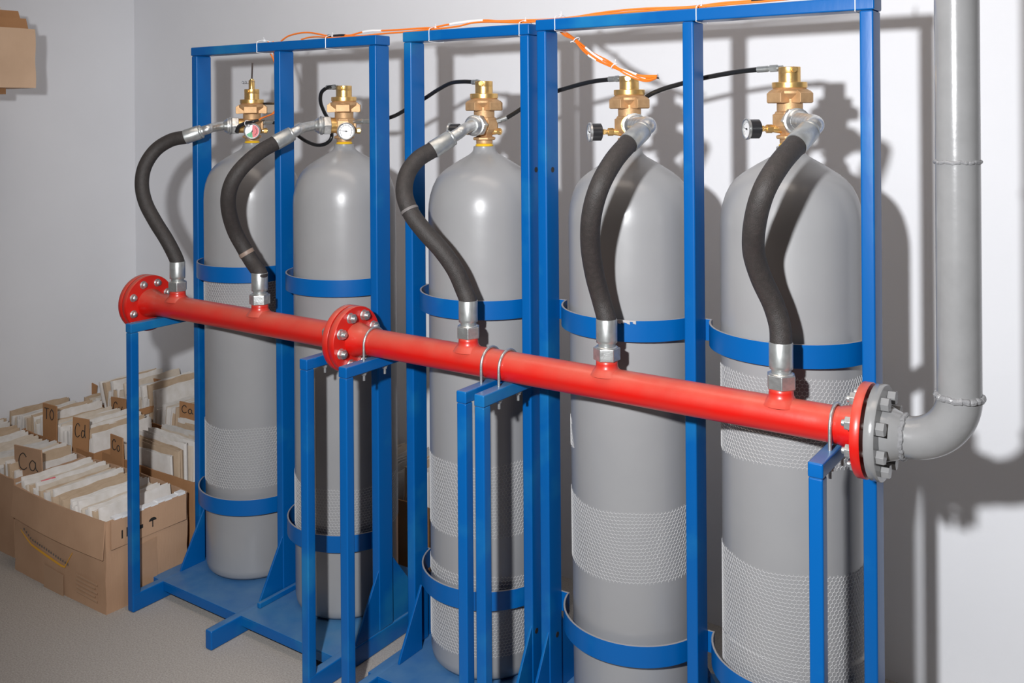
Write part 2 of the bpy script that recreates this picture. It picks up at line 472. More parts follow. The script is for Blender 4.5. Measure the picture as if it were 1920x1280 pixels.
    build('gauge_dial', D, [M_dial, M_dred, M_dgreen, M_ink], gc, local=True, smooth=False)
    na = radians(172) if gstyle != 'tri' else radians(-110)
    e = s * cos(na) + up * sin(na); e2 = s * -sin(na) + up * cos(na)
    ND = MB().prism([f0 + gd * .001 + e * R * .8, f0 + gd * .001 - e2 * .0009, f0 + gd * .001 - e * R * .3, f0 + gd * .001 + e2 * .0009], gd * .0006)
    ND.cyl(f0 + gd * .0008, f0 + gd * .0022, .0019, 12)
    build('gauge_needle', ND, M_ink, gc, local=True)
    return T, Vector((XT[i], YT, vt))


Z0 = EYE
s0 = (.0, 0)
A0 = -pi / 2
cyls = []
cyls.append(make_cylinder(0, 'grey gas cylinder at the far left with the spindle-topped valve and red and green dial', Z0 + .069, -36, 44, 50, 132,
            [(Z0 - .55, Z0 - .462, (.0, 0)), (Z0 - 1.018, Z0 - .861, (.0, 0))], gstyle='tri'))
cyls.append(make_cylinder(1, 'grey gas cylinder second from the left with white-faced gauge in front', Z0 + .071, -34, 40, 50, 135,
            [(Z0 - 1.056, Z0 - .935, (.012, pi * .2))], gstyle='white'))
cyls.append(make_cylinder(2, 'grey gas cylinder standing alone in the middle rack', Z0 + .072, 14, 76, -75, 105,
            [(Z0 - .948, Z0 - .790, (.004, 0)), (Z0 - 1.215, Z0 - 1.100, (0, 0)), (Z0 - 1.072, Z0 - 1.049, (0.012, pi))], gstyle='back'))
cyls.append(make_cylinder(3, 'grey gas cylinder fourth from the left with black gauge pointing left', Z0 + .074, 31, 72, -47, 160,
            [(Z0 - .938, Z0 - .803, (.006, 0)), (Z0 - .705, Z0 - .655, (.0, 0), (pi * 1.02, pi * 1.27))], lean=-.006, gstyle='side'))
cyls.append(make_cylinder(4, 'grey gas cylinder nearest the grey wall pipe, with clear plastic netting round it', Z0 + .082, 31, 66, -47, 160,
            [(Z0 - .655, Z0 - .500, (.012, pi * 1.1)), (Z0 - 1.003, Z0 - .846, (.006, pi)), (Z0 - 1.075, Z0 - 1.02, (.02, pi))], gstyle='side', cap_out=-75))

# spindle and lock on the far left valve
T1, v1 = cyls[0]
c = v1.z - (FH + .002)
sp = MB().lathe([(.0085, c - .001), (.0085, c + .024), (.0072, c + .026)], n=20)
sp.cyl((0, 0, c + .020), (.001, 0, c + .029), .0055, 12)
build('spindle_housing', sp, M_brass, T1, local=True)
build('spindle_rod', MB().cyl((0, 0, c + .02), (.004, 0, c + .075), .0024, 12), M_gasket, T1, local=True)
ch = MB()
for k in range(4):
    o = Vector((-.010 - .0062 * k, -.008, c + .016 + .004 * (k % 2)))
    pts = [o + Vector((.0042 * cos(a), 0 if k % 2 else .0028 * sin(a), .0028 * sin(a) if k % 2 else .0)) for a in [2 * pi * q / 14 for q in range(15)]]
    ch.tube(pts, .0009, 6)
ch.cyl((.006, -.004, c + .022), (.022, -.006, c + .020), .0008, 6)
build('locking_chain', ch, M_steel, T1, local=True)

# ------------------------------------------------------------------ red manifold and grey outlet pipe
YQ, ZQ, RQ = 1.615, EYE - .524, .0308
SOCK = [-2.224, -1.893, -1.236, -.902, -.561]


def bolt(o, d, mt, kind, parent, rot=0):
    b = MB()
    if kind == 'hex': b.cyl(o, o + d * .0125, .0115, 6, twist=rot)
    elif kind == 'nut':
        b.cyl(o, o + d * .0018, .0122, 24); b.cyl(o + d * .0018, o + d * .0115, .0112, 6, twist=rot); b.cyl(o + d * .0105, o + d * .0165, .0054, 16)
        b.cyl(o + d * .0165, o + d * .0175, .0054, 16, r1=.0044)
    else:
        b.cyl(o, o + d * .0015, .0108, 24); b.lathe([(.0085, .0015), (.0085, .006), (.0075, .009), (.005, .011), (.0015, .012)], o, d, 20)
    return build('flange_bolt', b, mt, parent, bevel=.0005)


def ring8(x, r=.0575):
    return [Vector((x, YQ + r * cos(a), ZQ + r * sin(a))) for a in [radians(22.5 + 45 * k) for k in range(8)]]


def flange(x0, x1, parent, m, name='flange'):
    return build(name, MB().lathe([(.030, 0), (.0755, 0), (.0765, .0012), (.0765, x1 - x0 - .0012), (.0755, x1 - x0), (.030, x1 - x0)], (x0, YQ, ZQ), (1, 0, 0), 64), m, parent, angle=50)


def manifold(label, xa, xb, socks, fl, fr):
    T = thing('red_manifold_pipe', label, 'pipe', ((xa + xb) / 2, YQ, ZQ), 'red manifold pipes')
    pr = [(RQ, 0)]; n = 40
    prof = [(.0395, .0), (.0385, .006), (.0345, .020), (.0325, .030), (RQ, .034)]
    L = xb - xa
    prof += [(RQ, .034 + (L - .068) * k / 30) for k in range(1, 30)]
    prof += [(RQ, L - .034), (.0325, L - .030), (.0345, L - .020), (.0385, L - .006), (.0395, L)]
    build('pipe_tube', MB().lathe(prof, (xa, YQ, ZQ), (1, 0, 0), 48), M_red, T, angle=60)
    for x in socks:
        s = MB().lathe([(.0335, .019), (.0285, .0255), (.0240, .0295), (.0215, .0335), (.0208, .040), (.0208, .0455), (.0195, .0465)], (x, YQ, ZQ), (0, 0, 1), 32)
        build('branch_socket', s, M_red, T, angle=60)
    for (x0, x1) in fl + fr: flange(x0, x1, T, M_red)
    return T


P1 = manifold('left length of red manifold pipe between the two round flanges', -2.345, -1.596, SOCK[:2], [(-2.381, -2.366), (-2.362, -2.345)], [(-1.596, -1.580)])
P2 = manifold('long right length of red manifold pipe running to the grey elbow', -1.559, -.427, SOCK[2:], [(-1.576, -1.559)], [(-.427, -.412)])
X = Vector((1, 0, 0))
for q in ring8(-2.345): bolt(q, X, M_steel, 'dome', P1)
for q in ring8(-1.559): bolt(q, X, M_steel, 'nut', P2, .3)
for q in ring8(-.427): bolt(q, -X, M_steel, 'nut', P2, .2)
for q in ring8(-1.596): bolt(q, -X, M_steel, 'hex', P1, .2)
build('gasket', MB().cyl((-2.366, YQ, ZQ), (-2.362, YQ, ZQ), .073, 48), M_gasket, P1)
build('gasket', MB().cyl((-1.580, YQ, ZQ), (-1.576, YQ, ZQ), .072, 48), M_gasket, P2)

GX, GR, BR = -.2795, .0325, .0775
T = thing('grey_outlet_pipe', 'thick grey pipe rising up the wall from an elbow at the right', 'pipe', (GX, YQ, ZQ))
pts = [Vector((-.372, YQ, ZQ)), Vector((-.357, YQ, ZQ))]
pts += [Vector((-.357 + BR * sin(a), YQ, ZQ + BR * (1 - cos(a)))) for a in [pi / 2 * k / 20 for k in range(1, 21)]]
build('elbow', MB().tube(pts, GR + .0005, 40), M_gpipe, T, angle=60)
zz = ZQ + BR
build('riser_tube', MB().lathe([(GR, (H - .002 - zz) * k / 12) for k in range(13)], (GX, YQ, zz), (0, 0, 1), 48), M_gpipe, T, angle=60)


def weld(o, d, r, t):
    d = Vector(d); a = d.orthogonal().normalized(); b = d.cross(a); pts = []
    rn = random.Random(3)
    for k in range(121):
        q = 2 * pi * k / 120
        pts.append(o + (a * cos(q) + b * sin(q)) * (r + .0002 * sin(q * 37)) + d * (.0008 * sin(q * 9 + 1)))
    build('weld_bead', MB().tube(pts, t, 8, rad=lambda s: t * (1 + .10 * sin(s * 2 * pi * 23) + .06 * sin(s * 2 * pi * 41))), M_weld, T)


weld(Vector((GX, YQ, zz)), (0, 0, 1), GR, .0052)
weld(Vector((GX, YQ, EYE - .083)), (0, 0, 1), GR, .003)
weld(Vector((-.360, YQ, ZQ)), (1, 0, 0), GR + .001, .0042)
gf = flange(-.406, -.390, T, M_gpipe)
build('flange_hub', MB().lathe([(.0455, 0), (.0435, .008), (.037, .024), (.0338, .030)], (-.390, YQ, ZQ), (1, 0, 0), 40), M_gpipe, T, angle=60)
for q in ring8(-.390): bolt(q, X, M_gpipe, 'hex', T, .1)
sh = MB()
for q in ring8(-.412, .0575): sh.cyl(q, q + X * .006, .0055, 12)
sh.cyl((-.412, YQ, ZQ), (-.406, YQ, ZQ), .048, 40)
build('gasket', sh, M_gasket, T)

# ------------------------------------------------------------------ U-bolts
ub0 = None
for k, lab in (('1c', 'U-bolt on the left stand arm behind the middle red flange'), ('2', 'U-bolt over the red pipe just right of the middle flange'),
               ('3a', 'left U-bolt of the close pair in the middle of the red pipe'), ('3b', 'right U-bolt of the close pair in the middle of the red pipe'),
               ('5', 'U-bolt over the red pipe beside the grey flanged elbow')):
    x = XP[k] - PW / 2 - (.018 if k == '5' else 0)
    if k == '5': x = XP['5'] - PW / 2 - .0195
    if k == '2': x += .009
    lo = Vector((x, YQ, ARM))
    T = thing('u_bolt', lab, 'U-bolt', lo, 'U-bolts holding the red pipe')
    rr = .0345
    P_ = [Vector((0, -rr, -.045)), Vector((0, -rr, 0)), Vector((0, -rr, .033))]
    P_ += [Vector((0, -rr * cos(a), .033 + rr * sin(a))) for a in [pi * q / 20 for q in range(1, 20)]]
    P_ += [Vector((0, rr, .033)), Vector((0, rr, 0)), Vector((0, rr, -.045))]
    if ub0 is None:
        a = build('bent_rod', MB().tube(P_, .0030, 12), M_steel, T, local=True)
        nb = []
        for sgn in (-1, 1):
            n_ = MB().cyl((0, rr * sgn, -.0262), (0, rr * sgn, -.0275), .0075, 20); n_.cyl((0, rr * sgn, -.0275), (0, rr * sgn, -.0325), .0058, 6)
            nb.append(build('hex_nut', n_, M_steel, T, local=True))
        ub0 = [a] + nb
    else:
        for o in ub0:
            c_ = o.copy(); C.objects.link(c_); c_.parent = T

# ------------------------------------------------------------------ big hoses
def hose(i, label, ferr, way, bot):
    """ferr: (u,v,y) start and end of the upper ferrule; way: hose waypoints (u,v,y); bot: v of ferrule top at the pipe"""
    cap = cyls[i][1]; out = [-36, -34, 14, 31, 31][i]
    d = dirv(out); o = cap - Vector((0, 0, .104))
    if i == 3: o += Vector((.006 * 0, 0, 0))
    T = thing('flexible_hose', label, 'hose', tuple(o), 'black flexible hoses')
    n = MB().cyl(o + d * .037, o + d * .056, .0262, 6, twist=.35)
    build('swivel_nut', n, M_steel, T, bevel=.0015)
    c2 = MB().lathe([(.0235, .056), (.0245, .058), (.0245, .062), (.0215, .063), (.0215, .068), (.019, .070), (.016, .076)], o, d, 36)
    build('fitting_collar', c2, M_steel, T)
    F0 = at(*ferr[0]); F1 = at(*ferr[1]); fd = (F1 - F0).normalized()
    F0 = F0
    k = .022
    bend = F0 - fd * .022
    el = spline([o + d * .070, o + d * .080, o * 0 + (o + d * .080) * .35 + bend * .65 + d * .006, bend + fd * .004, F0 - fd * .004, F0 + fd * .006], 10)
    build('bent_pipe_fitting', MB().tube(el, .0150, 24, rad=(lambda s, e=(.0122 if i < 3 else .0155): e + .0015 * s)), M_steel, T, angle=60)
    f = MB(); L = (F1 - F0).length
    f.lathe([(.0165, 0), (.0185, .001), (.0190, .004), (.0180, .006), (.0195, .008), (.0202, L - .004), (.0200, L)], F0, fd, 36)
    build('upper_ferrule', f, M_ferrule, T, angle=60)
    x = SOCK[i]; zn0 = ZQ + .046
    B1 = Vector((x, YQ, zn0 + .078)); 
    pts = [F1 - fd * .01, F1] + [at(*p) for p in way] + [B1 + Vector((0, 0, .0)), B1 - Vector((0, 0, .012))]
    sp_ = spline(pts, 14)
    build('rubber_hose', MB().tube(sp_, .0187, 32), M_rubber, T, angle=80)
    g = MB().lathe([(.0165, .026), (.0165, .032), (.0200, .034), (.0203, .040), (.0203, .078), (.0198, .079)], (x, YQ, zn0), (0, 0, 1), 36)
    build('lower_ferrule', g, M_ferrule, T, angle=60)
    g = MB().cyl((x, YQ, zn0 + .0005), (x, YQ, zn0 + .0245), .0262, 6, twist=.35 + i * .4)
    g.lathe([(.0225, .0245), (.019, .0275), (.017, .028)], (x, YQ, zn0), (0, 0, 1), 30)
    build('hex_nut', g, M_steel, T, bevel=.0015)
    return T, sp_


h1, _ = hose(0, 'leftmost black rubber hose, bulging left in front of the wall corner', [(379, 246, 1.69), (347, 257, 1.66)],
          [(320, 263, 1.64), (292, 281, 1.615), (272, 311, 1.59), (266, 345, 1.58), (273, 380, 1.58), (291, 415, 1.59), (311, 447, 1.60), (325, 473, 1.61)], 495)
h2, sp2 = hose(1, 'second black rubber hose from the left, crossing the left rack', [(548, 250, 1.70), (516, 268, 1.66)],
          [(487, 285, 1.61), (456, 312, 1.565), (436, 340, 1.545), (428, 370, 1.545), (430, 400, 1.56), (440, 433, 1.585), (456, 463, 1.605), (472, 490, 1.615)], 515)
h3, sp3 = hose(2, 'middle black rubber hose with a pale band round it', [(849, 257, 1.70), (811, 281, 1.66)],
          [(784, 298, 1.625), (764, 325, 1.595), (758, 362, 1.57), (771, 400, 1.565), (797, 435, 1.575), (827, 468, 1.59), (853, 505, 1.605), (870, 543, 1.615)], 570)
h4, _ = hose(3, 'black rubber hose fourth from the left', [(1206, 243, 1.665), (1178, 269, 1.615)],
          [(1150, 302, 1.56), (1124, 350, 1.52), (1109, 405, 1.525), (1107, 460, 1.555), (1115, 515, 1.59), (1127, 560, 1.612)], 603)
h5, _ = hose(4, 'rightmost black rubber hose, nearest the grey outlet pipe', [(1519, 243, 1.66), (1492, 272, 1.61)],
          [(1461, 308, 1.55), (1432, 358, 1.51), (1416, 415, 1.52), (1413, 470, 1.555), (1427, 520, 1.585), (1450, 570, 1.61), (1462, 610, 1.616)], 642)
# pale band round the middle hose
k = len(sp3) // 3 - 2
def band(sp_, k, wd, m, name, par):
    a, b = sp_[k], sp_[k + 1]; d = (b - a).normalized()
    build(name, MB().lathe([(.0196, 0), (.0199, .001), (.0199, wd - .001), (.0196, wd)], a, d, 32), m, par)
band(sp2, 14 * 8 + 4, .010, mat('worn_label', (.26, .19, .15), .5), 'worn_label', h2)
band(sp3, 14 * 5 - 3, .006, mat('pale_tape', (.16, .145, .14), .6), 'tape_band', h3)

# ------------------------------------------------------------------ thin pilot tubes
def pilot(label, way, ends):
    T = thing('pilot_tube', label, 'tube', tuple(at(*way[0])), 'thin black pilot tubes')
    P_ = [at(*p) for p in way]
    build('rubber_tube', MB().tube(spline(P_, 10), .0050, 14), M_tubeblk, T)
    for e in ends:
        a = at(*e[0]); b = at(*e[1]); d = (b - a).normalized(); L = (b - a).length
        f = MB().lathe([(.0062, 0), (.0062, L * .42), (.0052, L * .43), (.0052, L * .5)], a, d, 20)
        f.cyl(a + d * L * .5, a + d * L * .80, .0070, 6); f.cyl(a + d * L * .8, b, .0048, 14)
        build('end_fitting', f, M_ferrule, T)


pilot('thin black tube running from the rightmost valve cap behind the blue post', [(1424, 130, 1.83), (1380, 135, 1.84), (1320, 146, 1.85), (1277, 157, 1.86), (1240, 168, 1.86), (1212, 182, 1.86), (1196, 205, 1.865)], [((1420, 130.5, 1.83), (1468, 127, 1.828))])
pilot('thin black tube arching left from the fourth valve cap', [(1150, 148, 1.83), (1110, 153, 1.835), (1070, 163, 1.84), (1030, 176, 1.85), (990, 196, 1.85), (965, 212, 1.85), (945, 224, 1.845)], [((1142, 148.5, 1.83), (1166, 147, 1.828)), ((951, 220, 1.845), (928, 228, 1.835))])
pilot('thin black tube arching left from the middle valve cap', [(893, 154, 1.83), (868, 153, 1.83), (845, 156, 1.835), (820, 169, 1.845), (797, 184, 1.85), (765, 203, 1.85), (735, 219, 1.85), (696, 227, 1.845)], [((886, 154, 1.83), (900, 154, 1.828)), ((700, 227, 1.845), (662, 228, 1.835))])
pilot('thin black tube looping round the second valve down to the first', [(630, 163, 1.82), (615, 164, 1.81), (603, 173, 1.81), (601, 190, 1.82), (607, 208, 1.845), (618, 230, 1.875), (622, 255, 1.87), (613, 268, 1.865), (595, 272, 1.86), (573, 264, 1.86), (550, 248, 1.86), (525, 233, 1.86), (508, 229, 1.855)], [((612, 164, 1.81), (634, 163, 1.822)), ((514, 229, 1.858), (482, 229, 1.84))])

# ------------------------------------------------------------------ orange cables and ties
def cable(label, way, r=.0023, m=M_orange, cat='cable', group=None, name='orange_cable', sleeve=()):
    P_ = [at(*p) for p in way]
    T = thing(name, label, cat, tuple(P_[0]), group)
    sp_ = spline(P_, 8)
    build('cable_jacket', MB().tube(sp_, r, 8), m, T)
    for (i0, i1, mm, nm) in sleeve:
        build(nm, MB().tube(sp_[i0:i1], r * 1.35, 10), mm, T)
    return T


Yc = 1.772
cable('upper orange cable looping above the left rack and along the beams', [(527, 77, 1.78), (540, 68, 1.78), (559, 62.5, 1.78), (578, 61, 1.78), (596, 63.5, 1.775), (615, 67, Yc), (640, 66, Yc), (657, 66, Yc), (676, 61, Yc), (695, 58, Yc), (719, 57.5, Yc), (760, 55, Yc), (797, 52.5, Yc), (811, 52, Yc), (835, 47, Yc), (874, 41, Yc), (910, 38, Yc), (936, 39.5, Yc), (983, 38, Yc), (1030, 36.5, Yc), (1077, 32, Yc), (1120, 25, Yc), (1165, 19.5, Yc), (1212, 16, Yc), (1260, 14.5, Yc), (1305, 12, Yc), (1352, 6, Yc), (1390, 3, Yc), (1430, 0, Yc), (1480, -5, Yc), (1540, -11, Yc)],
      sleeve=((8 * 8 + 2, 8 * 10, M_white, 'white_marker_sleeve'), (8 * 5, 8 * 6 + 4, M_black, 'black_shrink_sleeve'), (8 * 14 + 2, 8 * 16, M_white, 'white_marker_sleeve'), (8 * 27 + 4, 8 * 29, M_black, 'black_shrink_sleeve')))
cable('lower orange cable lying flat along the tops of the beams', [(565, 74, 1.78), (580, 70, 1.78), (598, 69, 1.775), (625, 71, Yc - .006), (656, 68, Yc - .006), (680, 67, Yc - .006), (719, 63, Yc - .006), (760, 60, Yc - .006), (797, 56, Yc - .006), (830, 53, Yc - .006), (860, 49, Yc - .006), (885, 43, Yc - .006), (915, 41, Yc - .006), (975, 42, Yc - .006), (1010, 40, Yc - .006), (1060, 35.5, Yc - .006), (1120, 28, Yc - .006), (1200, 21, Yc - .006), (1300, 14, Yc - .006), (1380, 7, Yc - .006), (1450, 1, Yc - .006), (1530, -7, Yc - .006)], r=.0021)
cable('orange cable dropping behind the second blue post of the left rack', [(503, 78, 1.79), (504, 90, 1.805), (507, 100, 1.81), (513, 112, 1.815), (519, 135, 1.82), (521, 170, 1.83), (519, 198, 1.84), (512, 212, 1.84), (500, 218, 1.83), (488, 222, 1.81)])
cable('thin second orange cable beside the second blue post', [(512, 78, 1.79), (513, 92, 1.805), (514, 105, 1.812), (522, 140, 1.82), (524, 180, 1.84)], r=.0016)

# hanging bundle over the fourth valve
T = thing('hanging_cable_bundle', 'bundle of orange cables hanging from the right rack with white tape and ties', 'cable', tuple(at(1053, 60, 1.80)))
base_p = [(1050, 55, 1.80), (1060, 64, 1.795), (1077, 74, 1.785), (1096, 92, 1.775), (1115, 106, 1.77), (1140, 119, 1.765), (1159, 129, 1.76), (1177, 137, 1.76), (1197, 144, 1.76), (1214, 147, 1.76), (1232, 144, 1.76)]
paths = []
for k in range(5):
    rr = .0045; pp = []
    for j, p in enumerate(base_p):
        q = at(*p); a = k * 2 * pi / 5 + j * .55
        sc = .5 if j in (2, 6, 10) else 1.25
        pp.append(q + Vector((.3 * cos(a), .6 * cos(a), sin(a))) * rr * sc * (.7 if k % 2 else 1))
    sp_ = spline(pp, 7); paths.append(sp_)
    build('cable_strand', MB().tube(sp_, .0019, 8), M_orange, T)
for k, (i0, i1) in ((0, (22, 34)), (1, (44, 62)), (3, (40, 56)), (2, (24, 30))):
    build('white_marker_sleeve', MB().tube(paths[k][i0:i1], .0025, 8), M_white, T)
for (u, v, y, tu, tv) in ((1081, 75, 1.783, 1069, 79), (1152, 124, 1.762, 1154, 112)):
    q = at(u, v, y); b = MB()
    d = Vector((.55, -.1, -.6)).normalized(); a_ = d.orthogonal().normalized(); b_ = d.cross(a_)
    b.tube([q + (a_ * cos(t) + b_ * sin(t)) * .0075 for t in [2 * pi * j / 16 for j in range(17)]], .0011, 6)
    b.tube([q + (at(tu, tv, y - .01) - q) * .4, at(tu, tv, y - .01)], .0011, 6)
    build('cable_tie', b, M_white, T)
e = at(1232, 144, 1.76)
b = MB()
for k in range(5): b.tube([e, e + Vector((.004 + .001 * k, -.004, .006 - .003 * k))], .0007, 5)
build('frayed_wire_ends', b, M_strapedge, T)
build('cable_end_tip', MB().cyl(e + Vector((0, 0, -.002)), e + Vector((.005, -.004, -.003)), .002, 10), M_black, T)

# nylon ties round the beams
tie0 = None
for (u, zb, lab) in ((482, .1662, 'white cable tie round the beam above the first valve'), (611, .1662, 'white cable tie round the beam beside the black sleeve'),
                (805, .168, 'white cable tie at the left end of the middle beam'), (974, .168, 'white cable tie at the right end of the middle beam'),
                (1041, .1745, 'white cable tie at the left end of the right beam'), (1306, .1745, 'white cable tie beside the middle post of the right rack'),
                (1604, .1745, 'white cable tie next to the top corner of the right rack')):
    x = at(u, 60, YP0).x; zc = EYE + zb + .012
    if tie0 is None:
        hw, hh = PD / 2 + .0012, .0128; b = MB()
        yc = 0
        loop = [(-hw, -hh + .003), (-hw, hh - .001), (-hw + .006, hh + .005), (0, hh + .009), (hw - .006, hh + .005), (hw, hh - .002), (hw, -hh + .003), (hw - .003, -hh - .001), (-hw + .003, -hh - .001)]
        P_ = spline([Vector((0, a, c_)) for a, c_ in loop + loop[:1]], 4)
        b.tube(P_, .0009, 6); b.box((-.002, -.004, hh + .005), (.002, .002, hh + .010)); b.tube([Vector((0, 0, hh + .008)), Vector((.002, -.004, hh + .016))], .0008, 5)
        tie0 = build('cable_tie', b, M_white, None, local=True); o = tie0
    else:
        o = tie0.copy(); C.objects.link(o)
    o.location = (x, (YP0 + YP1) / 2, zc); tag(o, lab, 'cable tie', 'cable ties round the beams')

# junction box behind the first valve
T = thing('junction_box', 'small pale junction box with dark lid behind the first valve', 'electrical box', tuple(at(510, 210, 1.87)))
q = at(497, 212, 1.87); q2 = at(520, 196, 1.87)
build('box_housing', MB().box((q.x, 1.855, q.z), (q2.x + .01, 1.885, q2.z)), mat('beige_plastic', (.5, .45, .38), .5), T, bevel=.002)
build('box_lid', MB().box((q.x - .001, 1.853, q2.z + .0005), (q2.x + .011, 1.887, q2.z + .006)), M_black, T)
sc_ = MB().cyl((q.x + .012, 1.8555, (q.z + q2.z) / 2), (q.x + .012, 1.853, (q.z + q2.z) / 2), .004, 16)
build('lid_screw', sc_, M_steel, T)
# heat-shrink over the first gauge
T = thing('gauge_cable', 'black sleeve with orange tip tied over the red and green gauge', 'cable', tuple(at(455, 235, 1.78)))
build('black_shrink_sleeve', MB().tube(spline([at(444, 247, 1.775), at(448, 237, 1.77), at(460, 231, 1.765), at(474, 228, 1.77), at(484, 225, 1.785)], 6), .0062, 12, rad=lambda s: .0062 * (1 - .4 * s)), M_black, T)
build('orange_tail', MB().tube(spline([at(484, 225, 1.785), at(494, 220, 1.80), at(505, 216, 1.82), at(516, 211, 1.835)], 6), .0018, 8), M_orange, T)
build('cable_tie', MB().tube([at(463, 231, 1.765) + Vector((0, .008 * cos(t), .008 * sin(t))) for t in [2 * pi * j / 14 for j in range(15)]], .0009, 6), M_white, T)


# ------------------------------------------------------------------ cartons and folders
def carton(label, x0, x1, y0, y1, h, m=M_card, rot=0, flaps=False, z=0, bulge=.004, tapes=()):
    T = thing('cardboard_carton', label, 'cardboard box', ((x0 + x1) / 2, (y0 + y1) / 2, z), None)
    t = .004; cx, cy = (x0 + x1) / 2, (y0 + y1) / 2; hx, hy = (x1 - x0) / 2, (y1 - y0) / 2
    T.rotation_euler[2] = rot
    # walls as one folded shell with slight bulge
    def ring(off, zz, k):
        pts = []
        n = 10
        for (ax, ay, bx, by, nx, ny) in ((-1, -1, 1, -1, 0, -1), (1, -1, 1, 1, 1, 0), (1, 1, -1, 1, 0, 1), (-1, 1, -1, -1, -1, 0)):
            for i in range(n):
                s = i / n; e = bulge * k * sin(pi * s)
                px = (ax + (bx - ax) * s) * (hx - off) + nx * e + .0012 * sin(s * 31 + zz * 60) * k
                py = (ay + (by - ay) * s) * (hy - off) + ny * e + .0012 * sin(s * 27 + zz * 50) * k
                pts.append((px, py, zz))
        return pts
    mb = MB(); n = 40; lv = 8
    vs = []
    for j in range(lv + 1): vs += ring(0, h * j / lv + (.0 if j < lv else 0), sin(pi * (.15 + .7 * j / lv)) if j < lv else 1.4)
    for j in range(lv + 1): vs += ring(t, h * (1 - j / lv) + (t if j == lv else 0), sin(pi * (.15 + .7 * (1 - j / lv))) if j > 0 else 1.4)
    L = 2 * (lv + 1)
    fs = []
    for j in range(L - 1):
        for i in range(n): fs.append((j * n + i, j * n + (i + 1) % n, (j + 1) * n + (i + 1) % n, (j + 1) * n + i))
    fs.append(tuple(range(n))[::-1]); fs.append(tuple(range((L - 1) * n, L * n)))
    mb.add(vs, fs)
    build('carton_shell', mb, m, T, local=True, angle=50)
    return T


def folder_meshes():
    out = []
    rn = random.Random(11)
    for k in range(7):
        th = [.010, .013, .008, .016, .011, .007, .014][k]; L = .225; Hh = .235 - .004 * (k % 3)
        b = MB()
        # cover: folded sheet, spine at -y, leaves slightly bowed
        b.mat(0)
        prof = []
        nn = 8
        for i in range(nn + 1):
            y = L / 2 - L * i / nn; prof.append((th / 2 + .0015 * sin(pi * i / nn), y))
        for a in (30, 90, 150):
            prof.append((th / 2 * cos(radians(a)), -L / 2 - th * .35 * sin(radians(a))))
        for i in range(nn + 1):
            y = -L / 2 + L * i / nn; prof.append((-th / 2 - .0012 * sin(pi * i / nn * 1.1), y))
        vs = []; n = len(prof)
        for zi, (zz, s) in enumerate(((0, 1), (Hh * .5, 1.05), (Hh, .96))):
            for i, (x, y) in enumerate(prof):
                wob = .0016 * sin(i * 1.7 + k) if zi == 2 else 0
                vs.append((x * s + (.001 * sin(y * 40 + k) if zi == 2 else 0), y, zz + wob))
        ins = []
        for zi, zz in enumerate((Hh, Hh * .5, 0)):
            for i, (x, y) in enumerate(prof):
                vs.append((x * .86, y * .985, zz + (.0016 * sin(i * 1.7 + k) if zi == 0 else 0)))
        fs = []
        for j in range(5):
            for i in range(n - 1): fs.append((j * n + i, j * n + i + 1, (j + 1) * n + i + 1, (j + 1) * n + i))
        b.add(vs, fs)
        # paper leaves inside
        b.mat(1)
        nl = 4
        for q in range(nl):
            x = -th * .36 + th * .72 * (q + .5) / nl; w = th * .11
            top = Hh - .004 - .010 * rn.random(); ya = -L / 2 * .95; yb = L / 2 * (.93 + .08 * rn.random())
            b.box((x - w / 2, ya, .002), (x + w / 2, yb, top))
        me = build('paper_folder', b, [M_paper[[0, 1, 0, 3, 2, 1, 0][k]], M_paper[[2, 0, 1, 0, 0, 2, 1][k]]], None, local=True, angle=40).data
        out.append((me, th))
    for o in [o for o in C.objects if o.name.startswith('paper_folder')]: bpy.data.objects.remove(o)
    return out


FM = folder_meshes()
rf = random.Random(5)


def folders(x0, x1, y0, y1, z, label, group, along='y', tilt=0.0, lift=0.0, zj=.012, scale=1.0, dens=1.0, gap=None, xs=.88):
    """fill a carton: folders lined up, their faces along `along`"""
    if along == 'y': a, b, cy = x0, x1, (y0 + y1) / 2; L = (y1 - y0)
    else: a, b, cy = y0, y1, (x0 + x1) / 2; L = (x1 - x0)
    p = a + .008
    while p < b - .010:
        me, th = FM[rf.randrange(7)]
        th2 = th * 1.12 * dens
        if gap and gap[0] < p < gap[1]: p = gap[1]; continue
        o = bpy.data.objects.new('paper_folder', me); C.objects.link(o)
        sc = min(1.0, (L - .012) / .236) * scale
        o.scale = (xs, sc, scale)
        tl = tilt + rf.uniform(-.05, .05)
        zz = z + lift + rf.uniform(0, zj)
        if along == 'y':
            o.location = (p + th2 / 2, cy + rf.uniform(-.004, .004), zz); o.rotation_euler = (rf.uniform(-.02, .02), tl, rf.uniform(-.02, .02))
        else:
            o.location = (cy + rf.uniform(-.004, .004), p + th2 / 2, zz); o.rotation_euler = (-tl if False else rf.uniform(-.02, .02), tl, pi / 2 + rf.uniform(-.02, .02))
        tag(o, label, 'folder', group)
        p += th2


